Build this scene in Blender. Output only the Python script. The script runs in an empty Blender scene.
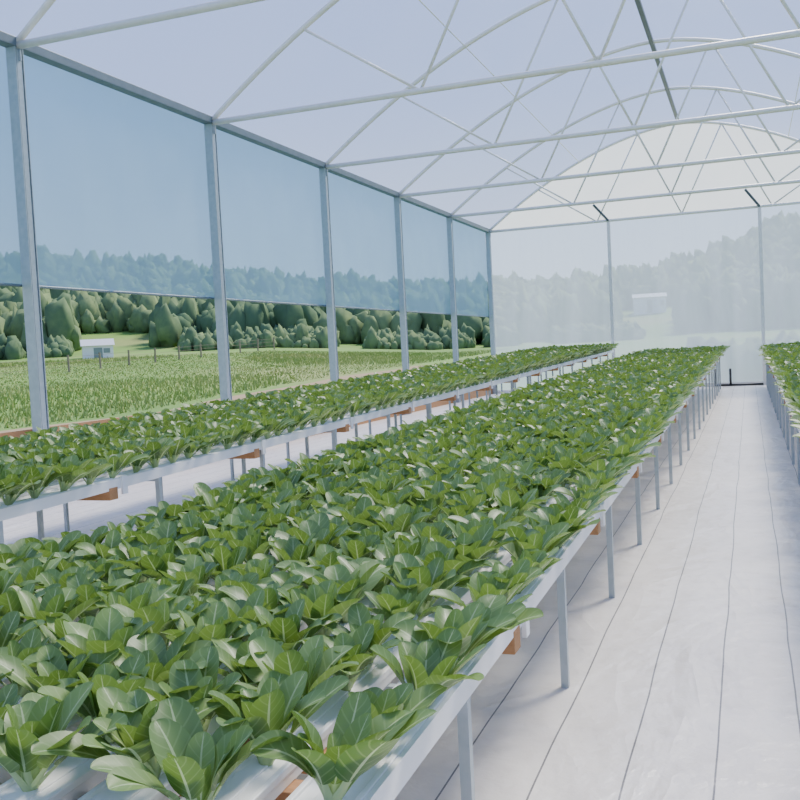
import bpy, math, random
import numpy as np
from mathutils import Matrix, Vector
rng=np.random.default_rng(7); random.seed(7)
H=1.7
F,YAW,PITCH,ROLL,XW,ZE,B,Y0,XR,ZR,PP,XM,ZB,XL,ZL,SL,ZC,ZT=943.659,0.3565,0.0507,-0.0506,-8.7783,5.8901,4.7253,9.9757,-2.0085,8.9126,2.4536,-0.8954,0.527,-4.4,0.69,0.016,2.8147,0.9337
YG=Y0+5*B; HW=XR-XW; XRW=XR+HW
def rot(yaw,pitch,roll):
    cz,sz=math.cos(yaw),math.sin(yaw)
    Rz=np.array([[cz,-sz,0],[sz,cz,0],[0,0,1]])
    a=math.pi/2-pitch; c,s=math.cos(a),math.sin(a)
    Rx=np.array([[1,0,0],[0,c,-s],[0,s,c]])
    c,s=math.cos(roll),math.sin(roll)
    Rr=np.array([[c,-s,0],[s,c,0],[0,0,1]])
    return Rz@Rx@Rr
# ---------------------------------------------------------------- helpers
col=bpy.context.scene.collection
class MB:
    def __init__(s): s.v=[];s.f=[];s.m=[]
    def add(s,vs,fs,m=0):
        o=len(s.v);s.v+=[tuple(map(float,x)) for x in vs];s.f+=[tuple(i+o for i in f) for f in fs];s.m+=[m]*len(fs)
    def box(s,a,b,m=0):
        (x0,y0,z0),(x1,y1,z1)=a,b
        s.add([(x0,y0,z0),(x1,y0,z0),(x1,y1,z0),(x0,y1,z0),(x0,y0,z1),(x1,y0,z1),(x1,y1,z1),(x0,y1,z1)],
              [(0,3,2,1),(4,5,6,7),(0,1,5,4),(1,2,6,5),(2,3,7,6),(3,0,4,7)],m)
    def tube(s,pts,r,m=0,n=8):
        pts=[Vector(q) for q in pts];rings=[]
        for i,q in enumerate(pts):
            d=(pts[min(i+1,len(pts)-1)]-pts[max(i-1,0)]).normalized()
            up=Vector((0,0,1)) if abs(d.z)<0.95 else Vector((0,1,0))
            a=d.cross(up).normalized();b=a.cross(d)
            rings.append([q+(a*math.cos(t)+b*math.sin(t))*r for t in [2*math.pi*(k+.5)/n for k in range(n)]])
        vs=[x for R_ in rings for x in R_];fs=[]
        for i in range(len(pts)-1):
            for k in range(n):
                fs.append((i*n+k,i*n+(k+1)%n,(i+1)*n+(k+1)%n,(i+1)*n+k))
        fs.append(tuple(range(n))[::-1]);fs.append(tuple((len(pts)-1)*n+k for k in range(n)))
        s.add(vs,fs,m)
    def obj(s,name,mats,parent=None,smooth=False,bevel=0):
        me=bpy.data.meshes.new(name);me.from_pydata(s.v,[],s.f)
        for m in mats: me.materials.append(m)
        me.polygons.foreach_set('material_index',s.m)
        if smooth: me.polygons.foreach_set('use_smooth',[True]*len(s.f))
        me.update();o=bpy.data.objects.new(name,me);col.objects.link(o)
        if parent: o.parent=parent
        if bevel:
            b=o.modifiers.new('b','BEVEL');b.width=bevel;b.segments=2;b.limit_method='ANGLE'
        return o
def empty(name):
    o=bpy.data.objects.new(name,None);col.objects.link(o);return o
def npmesh(name,V,Fq,mat,attr=None,smooth=True):
    me=bpy.data.meshes.new(name);n=Fq.shape[1]
    me.vertices.add(len(V));me.vertices.foreach_set('co',V.astype(np.float32).ravel())
    me.loops.add(Fq.size);me.loops.foreach_set('vertex_index',Fq.astype(np.int32).ravel())
    me.polygons.add(len(Fq));me.polygons.foreach_set('loop_start',np.arange(0,Fq.size,n,dtype=np.int32))
    try: me.polygons.foreach_set('loop_total',np.full(len(Fq),n,dtype=np.int32))
    except Exception: pass
    me.update(calc_edges=True)
    me.polygons.foreach_set('use_smooth',np.full(len(Fq),smooth))
    if attr is not None:
        for k,a in attr.items():
            at=me.attributes.new(k,'FLOAT_VECTOR','POINT');at.data.foreach_set('vector',a.astype(np.float32).ravel())
    me.materials.append(mat);me.validate()
    o=bpy.data.objects.new(name,me);col.objects.link(o);return o
class NT:
    def __init__(s,name):
        s.mat=bpy.data.materials.new(name);s.mat.use_nodes=True;s.t=s.mat.node_tree;s.t.nodes.clear()
        s.out=s.n('ShaderNodeOutputMaterial')
    def n(s,ty,**kw):
        nd=s.t.nodes.new(ty)
        for k,v in kw.items(): setattr(nd,k,v)
        return nd
    def l(s,a,b): s.t.links.new(a,b)
    def math(s,op,a,b=None,c=None,clamp=False):
        nd=s.n('ShaderNodeMath',operation=op,use_clamp=clamp)
        for i,x in enumerate((a,b,c)):
            if x is None: continue
            if isinstance(x,(int,float)): nd.inputs[i].default_value=x
            else: s.l(x,nd.inputs[i])
        return nd.outputs[0]
    def mix(s,f,a,b):
        nd=s.n('ShaderNodeMix',data_type='RGBA')
        for i,x in ((0,f),(6,a),(7,b)):
            if isinstance(x,(int,float)): nd.inputs[i].default_value=x
            elif isinstance(x,tuple): nd.inputs[i].default_value=(*x[:3],1)
            else: s.l(x,nd.inputs[i])
        return nd.outputs[2]
    def noise(s,scale,detail=3,vec=None,sc=None,dist=0):
        nd=s.n('ShaderNodeTexNoise');nd.inputs['Scale'].default_value=scale;nd.inputs['Detail'].default_value=detail
        nd.inputs['Distortion'].default_value=dist
        if vec is None:
            tc=s.n('ShaderNodeTexCoord');vec=tc.outputs['Object']
        if sc:
            mp=s.n('ShaderNodeMapping');mp.inputs['Scale'].default_value=sc;s.l(vec,mp.inputs[0]);vec=mp.outputs[0]
        s.l(vec,nd.inputs['Vector']);return nd.outputs[0]
def simple(name,c1,c2,rough=.5,metal=0,scale=5,sc=None,bump=0.0,spec=0.5):
    t=NT(name);b=t.n('ShaderNodeBsdfPrincipled');nz=t.noise(scale,4,sc=sc)
    t.l(t.mix(nz,c1,c2),b.inputs['Base Color']);b.inputs['Roughness'].default_value=rough;b.inputs['Metallic'].default_value=metal
    b.inputs['Specular IOR Level'].default_value=spec
    if bump:
        bp=t.n('ShaderNodeBump');bp.inputs['Strength'].default_value=bump;bp.inputs['Distance'].default_value=.02;t.l(nz,bp.inputs['Height']);t.l(bp.outputs[0],b.inputs['Normal'])
    t.l(b.outputs[0],t.out.inputs[0]);return t.mat
def film(name,tint,haze,hcol,amp=.1,scale=1.5,sc=(1,1,1),transl=.6):
    t=NT(name);tr=t.n('ShaderNodeBsdfTransparent');tr.inputs[0].default_value=(*tint,1)
    d=t.n('ShaderNodeBsdfDiffuse');d.inputs[0].default_value=(*hcol,1)
    tl=t.n('ShaderNodeBsdfTranslucent');tl.inputs[0].default_value=(*hcol,1)
    m1=t.n('ShaderNodeMixShader');m1.inputs[0].default_value=transl;t.l(d.outputs[0],m1.inputs[1]);t.l(tl.outputs[0],m1.inputs[2])
    nz=t.noise(scale,4,sc=sc,dist=.6)
    fac=t.math('MULTIPLY_ADD',t.math('SUBTRACT',nz,.5),amp*2,haze,clamp=True)
    m2=t.n('ShaderNodeMixShader');t.l(fac,m2.inputs[0]);t.l(tr.outputs[0],m2.inputs[1]);t.l(m1.outputs[0],m2.inputs[2])
    t.l(m2.outputs[0],t.out.inputs[0]);return t.mat

M_galv=simple('galvanised_steel',(.33,.40,.44),(.52,.57,.60),.45,.3,14)
M_truss=simple('pale_steel',(.75,.73,.70),(.9,.88,.84),.4,.05,10)
M_gutter=simple('dark_gutter_steel',(.12,.16,.19),(.2,.25,.28),.5,.3,6)
M_ridge=simple('ridge_steel',(.06,.08,.10),(.12,.15,.17),.5,.3,6)
M_white=simple('white_pvc',(.86,.86,.86),(.92,.92,.91),.35,0,4)
M_wood=simple('timber',(.32,.15,.06),(.5,.26,.11),.7,0,3,sc=(3,30,30),bump=.2)
M_black=simple('black_pipe',(.02,.02,.02),(.04,.04,.04),.5)
M_roof=film('roof_film',(.90,.94,1.0),.18,(.85,.9,1.0),.07,.6)
M_tymp=film('gable_top_film',(.95,.97,1.0),.66,(.97,.99,1),.14,.45,transl=.98)
M_gable=film('gable_film',(.84,.91,1.0),.50,(.68,.80,1.0),.15,.8,(1.6,1,.25),transl=.85)
M_curt=film('curtain_film',(.62,.82,.94),.62,(.50,.72,.92),.12,.6,(1,.35,1.2),transl=.7)

# floor
t=NT('ground_cover_fabric');b=t.n('ShaderNodeBsdfPrincipled')
tc=t.n('ShaderNodeTexCoord');sx=t.n('ShaderNodeSeparateXYZ');t.l(tc.outputs['Object'],sx.inputs[0])
wob=t.math('MULTIPLY',t.math('SUBTRACT',t.noise(.7,2),.5),.04)
fr=t.math('FRACT',t.math('DIVIDE',t.math('ADD',t.math('ADD',sx.outputs[0],wob),100.0),.33))
line=t.math('LESS_THAN',t.math('ABSOLUTE',t.math('SUBTRACT',fr,.5)),.012)
n1=t.noise(1.1,5);n2=t.noise(7,6);n3=t.noise(70,2);n4=t.noise(1.6,3,sc=(1,.4,1),dist=1.2)
base=t.mix(n1,(.70,.65,.60),(.92,.87,.81))
spot=t.math('MULTIPLY',t.math('SUBTRACT',n2,.5,clamp=True),1.2,clamp=True)
base=t.mix(spot,base,(.53,.48,.44))
base=t.mix(t.math('MULTIPLY',line,.85),base,(.09,.09,.10))
t.l(base,b.inputs['Base Color']);b.inputs['Roughness'].default_value=.31
bp=t.n('ShaderNodeBump');bp.inputs['Strength'].default_value=.6;bp.inputs['Distance'].default_value=.07
crs=t.math('ABSOLUTE',t.math('SUBTRACT',n4,.5))
t.l(t.math('ADD',t.math('MULTIPLY_ADD',crs,-1.1,t.math('MULTIPLY',n2,.4)),t.math('MULTIPLY',n3,.03)),bp.inputs['Height']);t.l(bp.outputs[0],b.inputs['Normal'])
t.l(b.outputs[0],t.out.inputs[0]);M_floor=t.mat
YB=Y0-4*B
m=MB();m.box((XW-.1,YB,-.06),(XRW+.1,YG+.1,0));m.obj('floor',[M_floor])

# ---------------------------------------------------------------- roof / trusses
def arch(x):
    k=(x-XR)/HW;return (ZR-ZE)*(1-abs(k)**1.75)
NA=40
xs=[XW+2*HW*i/NA for i in range(NA+1)]
vs=[];fs=[]
for j,y in enumerate(np.linspace(YB,YG,24)):
    for x in xs: vs.append((x,y,ZE+arch(x)+.06))
for j in range(23):
    for i in range(NA): a=j*(NA+1)+i;fs.append((a,a+1,a+NA+2,a+NA+1))
m=MB();m.add(vs,fs);m.obj('ceiling',[M_roof],smooth=True)
for i in range(-4,6):
    y=Y0+i*B
    m=MB()
    m.tube([(XW,y,ZE),(XRW,y,ZE)],.052)
    m.tube([(x,y,ZE+arch(x)) for x in xs],.048)
    for s in (-1,1):
        c=XR+s*.42*HW
        for e in (.72,.2):
            x=XR+s*e*HW;m.tube([(c,y,ZE),(x,y,ZE+arch(x))],.026)
        x=XR+s*.2*HW;m.tube([(XR,y,ZE),(x,y,ZE+arch(x))],.026)
    m.obj('roof_truss',[M_truss],smooth=True)
m=MB();m.box((XR-.05,YB,ZR-.05),(XR+.05,YG,ZR+.04));m.obj('ridge_beam',[M_ridge])
m=MB()
for s in (-1,1):
    x=XR+s*.5*HW;m.tube([(x,YB,ZE+arch(x)),(x,YG,ZE+arch(x))],.012)
m.obj('roof_purlins',[M_truss])
# ---------------------------------------------------------------- side walls
for nm,X,s in (('wall_left',XW,-1),('wall_right',XRW,1)):
    E=empty(nm)
    m=MB()
    for i in range(-4,6):
        y=Y0+i*B;w=.075
        m.box((X-w,y-w,0),(X+w,y-w+.012,ZE));m.box((X-w,y+w-.012,0),(X+w,y+w,ZE))
        m.box((X+s*w-.006,y-w+.013,0),(X+s*w+.006,y+w-.013,ZE-.005))
        m.box((X-s*w*.8-.006,y-.044,0),(X-s*w*.8+.006,y+.044,ZE-.01))
        m.box((X-.1,y-.01,ZE-.2),(X+.1,y+.01,ZE-.03))
    m.obj('posts',[M_galv],E)
    m=MB();m.box((X-.08,YB,ZE-.03),(X+.08,YG,ZE+.10));m.obj('eave_gutter',[M_gutter],E,bevel=.01)
    m=MB();xr_=X+s*.105
    ny=220;nz=10;vs=[];fs=[]
    for j in range(ny+1):
        y=YB+(YG-YB)*j/ny
        for k in range(nz+1):
            z=ZC+(ZE-ZC)*k/nz
            vs.append((xr_+.012*math.sin(y*5+z*2)+.01*math.sin(y*13),y,z))
    for j in range(ny):
        for k in range(nz): a=j*(nz+1)+k;fs.append((a,a+1,a+nz+2,a+nz+1))
    m.add(vs,fs);m.obj('side_curtain',[M_curt],E,smooth=True)
    m=MB();m.tube([(xr_,YB,ZC),(xr_,YG,ZC)],.02);m.obj('curtain_roll_pipe',[M_gutter],E)
    m=MB();m.box((X-.1,YB,ZT-.14),(X-.078,YG,ZT));m.box((X-.1,YB,0),(X-.078,YG,.3));m.obj('timber_rail',[M_wood],E)
# gable
E=empty('wall_back')
m=MB()
vs=[];fs=[]
for x in xs: vs+= [(x,YG+.05,0),(x,YG+.05,ZE)]
for i in range(NA): fs.append((2*i,2*i+2,2*i+3,2*i+1))
m.add(vs,fs,0)
vs=[];fs=[]
for x in xs: vs+= [(x,YG+.05,ZE),(x,YG+.05,ZE+arch(x)+.06)]
for i in range(NA): fs.append((2*i,2*i+2,2*i+3,2*i+1))
m.add(vs,fs,1)
m.obj('film',[M_gable,M_tymp],E)
m=MB()
for s in (-1,1):
    x=XR+s*PP;m.box((x-.055,YG-.055,0),(x+.055,YG+.04,ZE+.02),0)
    m.tube([(x,YG-.06,ZE),(x-.42,YG-.5,ZE+.52)],.045,1)
m.box((XW+.1,YG-.03,0),(XRW-.1,YG+.03,.12),0)
m.obj('gable_posts',[M_truss,M_ridge],E)

# ---------------------------------------------------------------- leaf material
t=NT('bok_choy_leaf');at=t.n('ShaderNodeAttribute',attribute_name='leaf');se=t.n('ShaderNodeSeparateXYZ');t.l(at.outputs['Vector'],se.inputs[0])
u,v,rn=se.outputs
au=t.math('ABSOLUTE',u)
mid=t.math('LESS_THAN',au,t.math('MULTIPLY_ADD',v,-.09,.125))
sv=t.math('SINE',t.math('MULTIPLY',t.math('SUBTRACT',v,t.math('MULTIPLY',au,.17)),50.0))
sv=t.math('MULTIPLY',t.math('GREATER_THAN',sv,.86),.25)
green=t.mix(rn,(.052,.13,.024),(.22,.34,.08))
green=t.mix(t.math('MULTIPLY',t.noise(6,3),.5),green,(.06,.145,.028))
green=t.mix(sv,green,(.40,.52,.22))
green=t.mix(t.math('MULTIPLY',mid,.85),green,(.55,.67,.36))
pet=t.math('LESS_THAN',v,.31)
green=t.mix(pet,green,(.52,.64,.32))
geo=t.n('ShaderNodeNewGeometry')
b=t.n('ShaderNodeBsdfPrincipled');t.l(t.mix(t.math('MULTIPLY',geo.outputs['Backfacing'],.35),green,(.27,.38,.15)),b.inputs['Base Color']);b.inputs['Roughness'].default_value=.42
b.inputs['Specular IOR Level'].default_value=.38
tl=t.n('ShaderNodeBsdfTranslucent');t.l(t.mix(.5,green,(.30,.45,.05)),tl.inputs[0])
mx=t.n('ShaderNodeMixShader');mx.inputs[0].default_value=.28;t.l(b.outputs[0],mx.inputs[1]);t.l(tl.outputs[0],mx.inputs[2]);t.l(mx.outputs[0],t.out.inputs[0])
M_leaf=t.mat

def leaf(L,W,e0,e1,az,nU,nV,ph,twist):
    vv=np.linspace(0,1,nV) if nV<9 else np.concatenate([np.linspace(0,.30,4)[:-1],np.linspace(.30,.36,3)[:-1],np.linspace(.36,.88,nV-9),[.94,.975,.993,1.0]])
    V=[];A=[];r=.014;z=0;pv=0
    for v_ in vv:
        e=e0+(e1-e0)*v_**1.6
        r+=L*(v_-pv)*math.cos(e);z+=L*(v_-pv)*math.sin(e);pv=v_
        tt=max(0,(v_-.31)/.69)
        w0=.016-.006*min(1,v_/.31)
        w=w0 if tt<=0 else max(w0*(1-tt)**.5*(1 if tt<1 else 0),W*math.sqrt(max(0,1-abs(2*tt**.92-1)**2.3)))
        for u_ in np.linspace(-1,1,nU):
            cup=((.30 if tt>0 else .6)*u_*u_+ .05*u_*math.sin(v_*11+ph))*w
            off=u_*w; tw=twist*v_
            yy=off*math.cos(tw)-cup*math.sin(tw);nn=off*math.sin(tw)+cup*math.cos(tw)
            X_=r-math.sin(e)*nn;Z_=z+math.cos(e)*nn
            V.append((X_*math.cos(az)-yy*math.sin(az),X_*math.sin(az)+yy*math.cos(az),Z_));A.append((u_,v_,0))
    fs=[(i*nU+k,i*nU+k+1,(i+1)*nU+k+1,(i+1)*nU+k) for i in range(len(vv)-1) for k in range(nU-1)]
    return np.array(V),np.array(fs),np.array(A)
def plant(seed,nU,nV,n=12):
    R_=random.Random(seed);Vs=[];Fs=[];As=[];o=0
    for i in range(n):
        f=i/(n-1);f2=min(1,max(0,f+R_.uniform(-.08,.08)))
        L=.155+.10*f2**.8+R_.uniform(-.02,.025);W=.032+.022*f2+R_.uniform(-.004,.005)
        V,Fq,A=leaf(L,W,math.radians(88-34*f2+R_.uniform(-8,6)),math.radians(72-64*f2+R_.uniform(-26,16)),i*2.4+R_.uniform(-.35,.35),nU,nV,R_.uniform(0,6),R_.uniform(-.4,.4))
        A[:,2]=min(1,max(0,.75-.4*f+R_.uniform(-.45,.45)))
        Vs.append(V);Fs.append(Fq+o);As.append(A);o+=len(V)
    return np.vstack(Vs),np.vstack(Fs),np.vstack(As)
HI=[plant(s,7,20) for s in range(12)];MI=[plant(s,5,15) for s in range(10)];LO=[plant(s,3,8,11) for s in range(8)]
def crop(name,xc,ys,zf):
    Vs=[];Fs=[];As=[];o=0
    for ix,x in enumerate(xc):
        for y in ys:
            yy=y+(ix%2)*.13+rng.uniform(-.03,.03);xx=x+rng.uniform(-.02,.02)
            d=math.hypot(xx,yy)
            P=HI if d<5.5 else (MI if d<10 else LO)
            V,Fq,A=P[rng.integers(len(P))]
            a=rng.uniform(0,6.28);s=rng.uniform(.9,1.22)*(1 if yy<8 else 1+min(.25,(yy-8)*.012))
            c,sn=math.cos(a)*s,math.sin(a)*s
            lx,ly=rng.uniform(-.2,.2,2)
            if ix==len(xc)-1: lx+=.32;xx+=.03
            V2=np.stack([V[:,0]*c-V[:,1]*sn+xx+V[:,2]*lx,V[:,0]*sn+V[:,1]*c+yy+V[:,2]*ly,V[:,2]*s+zf(yy)],1)
            A2=A.copy();A2[:,2]=np.clip(A2[:,2]+rng.uniform(-.2,.2),0,1)
            Vs.append(V2);Fs.append(Fq+o);As.append(A2);o+=len(V)
    return npmesh(name,np.vstack(Vs),np.vstack(Fs),M_leaf,{'leaf':np.vstack(As)})
def bench(xa,xb,y0_,y1_,py0,ZB=ZB,SL=SL,n=9):
    E=empty('hydroponic_bench')
    zt=lambda y:ZB+SL*y
    m=MB()
    def lbox(x0,x1,z0,z1,mi=0):
        a,b_=y0_,y1_
        m.add([(x0,a,z0+zt(a)),(x1,a,z0+zt(a)),(x1,b_,z0+zt(b_)),(x0,b_,z0+zt(b_)),(x0,a,z1+zt(a)),(x1,a,z1+zt(a)),(x1,b_,z1+zt(b_)),(x0,b_,z1+zt(b_))],
              [(0,3,2,1),(4,5,6,7),(0,1,5,4),(1,2,6,5),(2,3,7,6),(3,0,4,7)],mi)
    cs=[];w=.085
    for i in range(n):
        c=xa+w+.012+(xb-xa-2*w-.024)*i/(n-1);cs.append(c)
        lbox(c-w,c+w,.02,.068);lbox(c-w-.006,c-w+.012,.055,.078);lbox(c+w-.012,c+w+.006,.055,.078);lbox(c-.03,c+.03,.066,.073)
    m.obj('channels',[M_white],E,bevel=.004)
    m=MB();k=MB();y=1.39
    while y<y1_:
        z=zt(y);m.box((xa-.02,y-.05,z-.07),(xb+.015,y+.05,z+.02))
        k.box((xb+.012,y+.09,z-.045),(xb+.03,y+.15,z+.09))
        y+=2.15
    for y in (.75,1.55,1.75,1.95,2.15,2.35,2.6): m.box((xa+.05,y-.04,zt(y)-.03),(xb-.05,y+.04,zt(y)+.02))
    m.obj('joists',[M_wood],E,bevel=.004);k.obj('rail_brackets',[M_white],E)
    m=MB();y=1.18
    while y<y1_:
        for x in (xa+.03,xb-.01,(xa+xb)/2):
            m.tube([(x,y,0),(x,y,zt(y)+.02)],.026,n=4)
        m.box((xa,y-.015,zt(y)-.03),(xb,y+.015,zt(y)+.018))
        y+=1.7
    m.obj('legs',[M_galv],E)
    m=MB()
    a,b_=y0_,y1_
    for x0,x1 in ((xa-.012,xa+.004),(xb-.004,xb+.012)):
        m.add([(x0,a,zt(a)-.0),(x1,a,zt(a)-.0),(x1,b_,zt(b_)-.0),(x0,b_,zt(b_)-.0),(x0,a,zt(a)+.075),(x1,a,zt(a)+.075),(x1,b_,zt(b_)+.075),(x0,b_,zt(b_)+.075)],
              [(0,3,2,1),(4,5,6,7),(0,1,5,4),(1,2,6,5),(2,3,7,6),(3,0,4,7)])
    m.obj('edge_rails',[M_white],E)
    crop('bok_choy_crop',cs,np.arange(py0,y1_-.1,.266),lambda yy:zt(yy)+.066)
YE=YG-.5
bench(XM-2.5,XM,.2,YE,1.88,n=10)
bench(XL-2.4,XL,.2,YE,1.0,ZB=ZL,SL=.019)
bench(XM+1.35,XM+1.35+2.4,.2,YE,2.0)

m=MB();m.tube([(-1.1,YG-.35,.05),(-1.1,YG-.35,.45),(-1.1,YG-.2,.55)],.06);m.tube([(-1.1,YG-.35,.05),(.4,YG-.35,.05)],.04);m.tube([(-.62,YG-.35,.05),(-.62,YG-.35,.6)],.04)
m.obj('irrigation_pipe',[M_black],smooth=True)

# ---------------------------------------------------------------- outside terrain
def gz(x,y):
    x=np.asarray(x,float);y=np.asarray(y,float);r=np.hypot(x,y);az=np.degrees(np.arctan2(x,y))
    side=np.clip((-az-18)/10,0,1)*.4+.6
    base=-.07+.045*np.clip(r-36,0,95)*side
    h=9+8*np.exp(-((az+42)/13)**2)+13*np.exp(-((az-7)/8)**2)+4*np.exp(-((az+90)/20)**2)
    k=np.clip((r-108)/110,0,1);k=k*k*(3-2*k)
    return base+h*k
t=NT('meadow_grass');b=t.n('ShaderNodeBsdfPrincipled');n1=t.noise(.05,5);n2=t.noise(1.5,5)
cr=t.n('ShaderNodeValToRGB');t.l(n1,cr.inputs[0])
e=cr.color_ramp.elements;e[0].position=.35;e[0].color=(.12,.25,.03,1);e[1].position=.65;e[1].color=(.27,.31,.09,1)
x=cr.color_ramp.elements.new(.5);x.color=(.17,.33,.045,1)
t.l(t.mix(t.math('MULTIPLY',n2,.5),cr.outputs[0],(.11,.18,.04)),b.inputs['Base Color']);b.inputs['Roughness'].default_value=.9
t.l(b.outputs[0],t.out.inputs[0]);M_grass=t.mat
gxs=np.arange(-300,240,4.);gys=np.arange(-80,320,4.)
GX,GY=np.meshgrid(gxs,gys,indexing='ij');V=np.stack([GX,GY,gz(GX,GY)],-1).reshape(-1,3)
ii,jj=np.meshgrid(np.arange(len(gxs)-1),np.arange(len(gys)-1),indexing='ij');q=(ii*len(gys)+jj).ravel()
npmesh('ground',V,np.stack([q,q+len(gys),q+len(gys)+1,q+1],1),M_grass)
m=MB();pts=[]
for i in range(70):
    y=-10+i*1.0;pts.append((-20.5+.3*math.sin(y*.5),y,-.05+float(gz(-20.5,y))+.09));pts.append((-16+.3*math.sin(y*.7+1),y,float(gz(-16,y))+.04))
m.add(pts,[(2*i,2*i+1,2*i+3,2*i+2) for i in range(69)]);m.obj('dirt_path',[simple('dirt',(.26,.19,.10),(.40,.31,.18),.95,0,2)])
# woodland
import bmesh
bm=bmesh.new();bmesh.ops.create_icosphere(bm,subdivisions=2,radius=1);bm.verts.ensure_lookup_table()
IV=np.array([q.co[:] for q in bm.verts]);IF=np.array([[w.index for w in f_.verts] for f_ in bm.faces]);bm.free()
Vs=[];Fs=[];o=0
def blob(x,y,s,sz,lift=.6):
    global o
    z=float(gz(x,y));ph=rng.uniform(0,6,3)
    k=1+.2*np.sin(IV[:,0:1]*7+ph[0])*np.sin(IV[:,2:3]*5+ph[1])+rng.uniform(-.3,.3,(len(IV),1))
    Vs.append(IV*k*np.array([s,s,sz])+np.array([x,y,z+sz*lift]));Fs.append(IF+o);o+=len(IV)
for i in range(16000):
    a=rng.uniform(-80,40);r_=rng.uniform(114,225)
    if -39.5<a<-34.5 and r_<132: continue
    if -7.5<a<-3.5 and r_<156: continue
    s=rng.uniform(.5,1.5)
    blob(r_*math.sin(math.radians(a)),r_*math.cos(math.radians(a)),s,s*rng.uniform(1,2.4),.8)
for i in range(2600):
    a=rng.uniform(-80,-6);r_=rng.uniform(102,114)
    if -39.5<a<-35 or math.sin(a*1.7)+math.sin(a*.6)<-.7: continue
    s=rng.uniform(.25,.8);blob(r_*math.sin(math.radians(a)),r_*math.cos(math.radians(a)),s,s*rng.uniform(.8,2.2),.5)
t=NT('tree_foliage');b=t.n('ShaderNodeBsdfPrincipled');n1=t.noise(.07,4);n2=t.noise(1.3,6)
cr=t.n('ShaderNodeValToRGB');t.l(n1,cr.inputs[0]);e=cr.color_ramp.elements;e[0].position=.38;e[0].color=(.09,.165,.075,1);e[1].position=.62;e[1].color=(.26,.35,.14,1)  # distance haze is put into these greens, lightened and slightly blued
c=t.mix(n2,cr.outputs[0],(.08,.135,.08));t.l(c,b.inputs['Base Color']);b.inputs['Roughness'].default_value=.95
b.inputs['Specular IOR Level'].default_value=.1
t.l(b.outputs[0],t.out.inputs[0]);M_tree=t.mat
npmesh('hillside_woodland',np.vstack(Vs),np.vstack(Fs),M_tree)
Vs=[];Fs=[];o=0
for i in range(260):
    s=rng.uniform(.35,.7);blob(rng.uniform(-2.2,9),YG+rng.uniform(4,6.5),s,s*rng.uniform(.9,1.3),.9)
npmesh('garden_hedge',np.vstack(Vs),np.vstack(Fs),M_tree)
# grass tufts
N=170000
gx=-rng.uniform(21.5,85,N);gy=rng.uniform(5,90,N)
keep=(np.hypot(gx,gy)<92)
gx=gx[keep];gy=gy[keep];n=len(gx)
hh=rng.uniform(.05,.2,n)*np.where(np.sin(gx*.2+1)+np.sin(gy*.17+2)>0.4,1.6,.8);a=rng.uniform(0,6.28,n);w=rng.uniform(.02,.06,n)
dx=np.cos(a)*w;dy=np.sin(a)*w;lx=rng.uniform(-.12,.12,n);ly=rng.uniform(-.12,.12,n);g0=gz(gx,gy)-.03
Vg=np.stack([np.stack([gx-dx,gy-dy,g0],1),np.stack([gx+dx,gy+dy,g0],1),np.stack([gx+lx,gy+ly,hh+g0],1)],1).reshape(-1,3)
npmesh('tall_grass',Vg,np.arange(3*n).reshape(-1,3),simple('tall_grass_blades',(.13,.28,.03),(.46,.45,.17),.9,0,.12),smooth=False)
m=MB()
for i in range(24):
    y=5+i*3.5;x=-44-.05*i;g=float(gz(x,y));m.tube([(x,y,g-.1),(x+random.uniform(-.05,.05),y,g+1.2)],.08)
for z in (.4,.75,1.05): m.tube([(-44-.05*i,5+3.5*i,float(gz(-44-.05*i,5+3.5*i))+z) for i in range(24)],.015,n=4)
m.obj('wire_fence',[simple('weathered_post',(.2,.16,.11),(.32,.27,.2),.9)])
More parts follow.
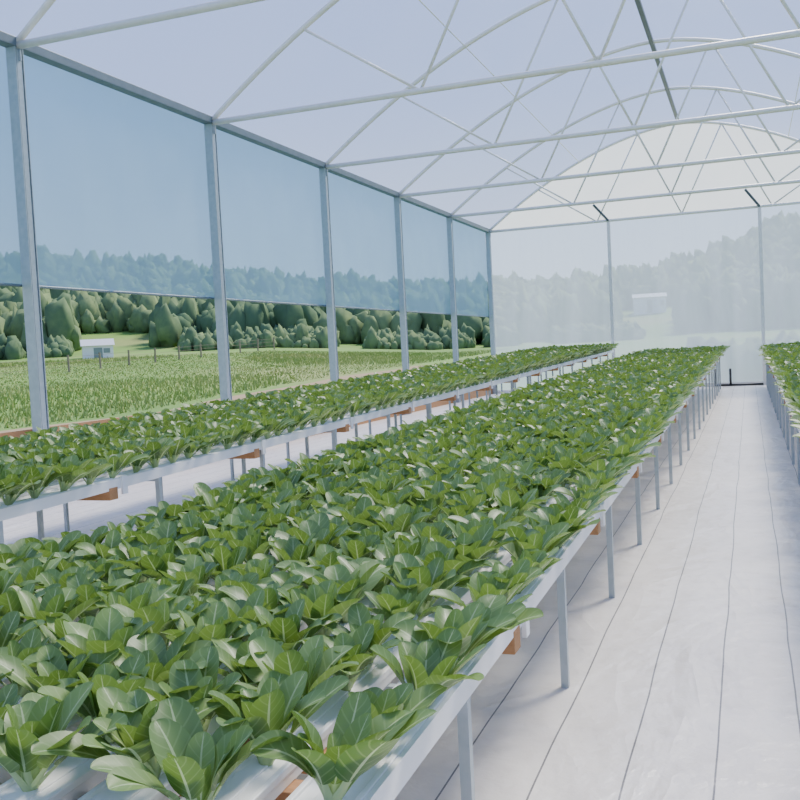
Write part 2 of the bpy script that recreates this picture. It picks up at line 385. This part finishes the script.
def shed(name,x,y,w,d,h,ang):
    z=float(gz(x,y))-.1
    m=MB();m.box((-w/2,-d/2,-.3),(w/2,d/2,h),0)
    m.add([(-w/2-.15,-d/2-.2,h-.05),(w/2+.15,-d/2-.2,h-.05),(w/2+.15,d/2+.2,h-.05),(-w/2-.15,d/2+.2,h-.05),(-w/2-.15,0,h+.6),(w/2+.15,0,h+.6)],
          [(0,1,5,4),(2,3,4,5),(0,4,3),(1,2,5),(0,3,2,1)],1)
    m.box((-.4,-d/2-.03,0),(.4,-d/2,h*.8),2);m.box((w/2-.9,-d/2-.03,h*.4),(w/2-.3,-d/2,h*.75),2)
    o_=m.obj(name,[simple(name+'_wall',(.75,.77,.8),(.85,.86,.88),.6),simple(name+'_roof',(.5,.55,.58),(.6,.64,.66),.5),simple(name+'_door',(.2,.25,.25),(.25,.3,.3),.6)])
    o_.location=(x,y,z);o_.rotation_euler=(0,0,ang);return o_
A_=math.radians(-38);shed('garden_shed',96*math.sin(A_),96*math.cos(A_),2.8,2.4,1.3,.7)
A_=math.radians(-5.4);shed('farmhouse',150*math.sin(A_),150*math.cos(A_),4.8,4,2.4,0.1)

# ---------------------------------------------------------------- light
w=bpy.data.worlds.new('World');bpy.context.scene.world=w;w.use_nodes=True;nt=w.node_tree;nt.nodes.clear()
out=nt.nodes.new('ShaderNodeOutputWorld');bg=nt.nodes.new('ShaderNodeBackground');tc=nt.nodes.new('ShaderNodeTexCoord');se=nt.nodes.new('ShaderNodeSeparateXYZ');cr=nt.nodes.new('ShaderNodeValToRGB')
nt.links.new(tc.outputs['Generated'],se.inputs[0]);nt.links.new(se.outputs[2],cr.inputs[0]);nt.links.new(cr.outputs[0],bg.inputs[0]);nt.links.new(bg.outputs[0],out.inputs[0])
e=cr.color_ramp.elements;e[0].position=0;e[0].color=(.8,.88,.98,1);e[1].position=.7;e[1].color=(.22,.35,.85,1)
x=e.new(.25);x.color=(.40,.54,.92,1)
bg.inputs[1].default_value=1.55
sl=bpy.data.lights.new('sun','SUN');sl.energy=7.8;sl.angle=math.radians(18);sl.color=(1,.91,.78)
so=bpy.data.objects.new('sun',sl);col.objects.link(so)
d=Vector((-.2,-.6,-.74)).normalized();so.rotation_euler=d.to_track_quat('-Z','Y').to_euler()

cam=bpy.data.cameras.new('camera');co=bpy.data.objects.new('camera',cam);col.objects.link(co)
R3=rot(YAW,PITCH,ROLL);M4=Matrix([list(R3[0])+[0],list(R3[1])+[0],list(R3[2])+[H],[0,0,0,1]]);co.matrix_world=M4
cam.sensor_width=36;cam.lens=F/800*36;cam.clip_end=2000;cam.clip_start=.05
bpy.context.scene.camera=co
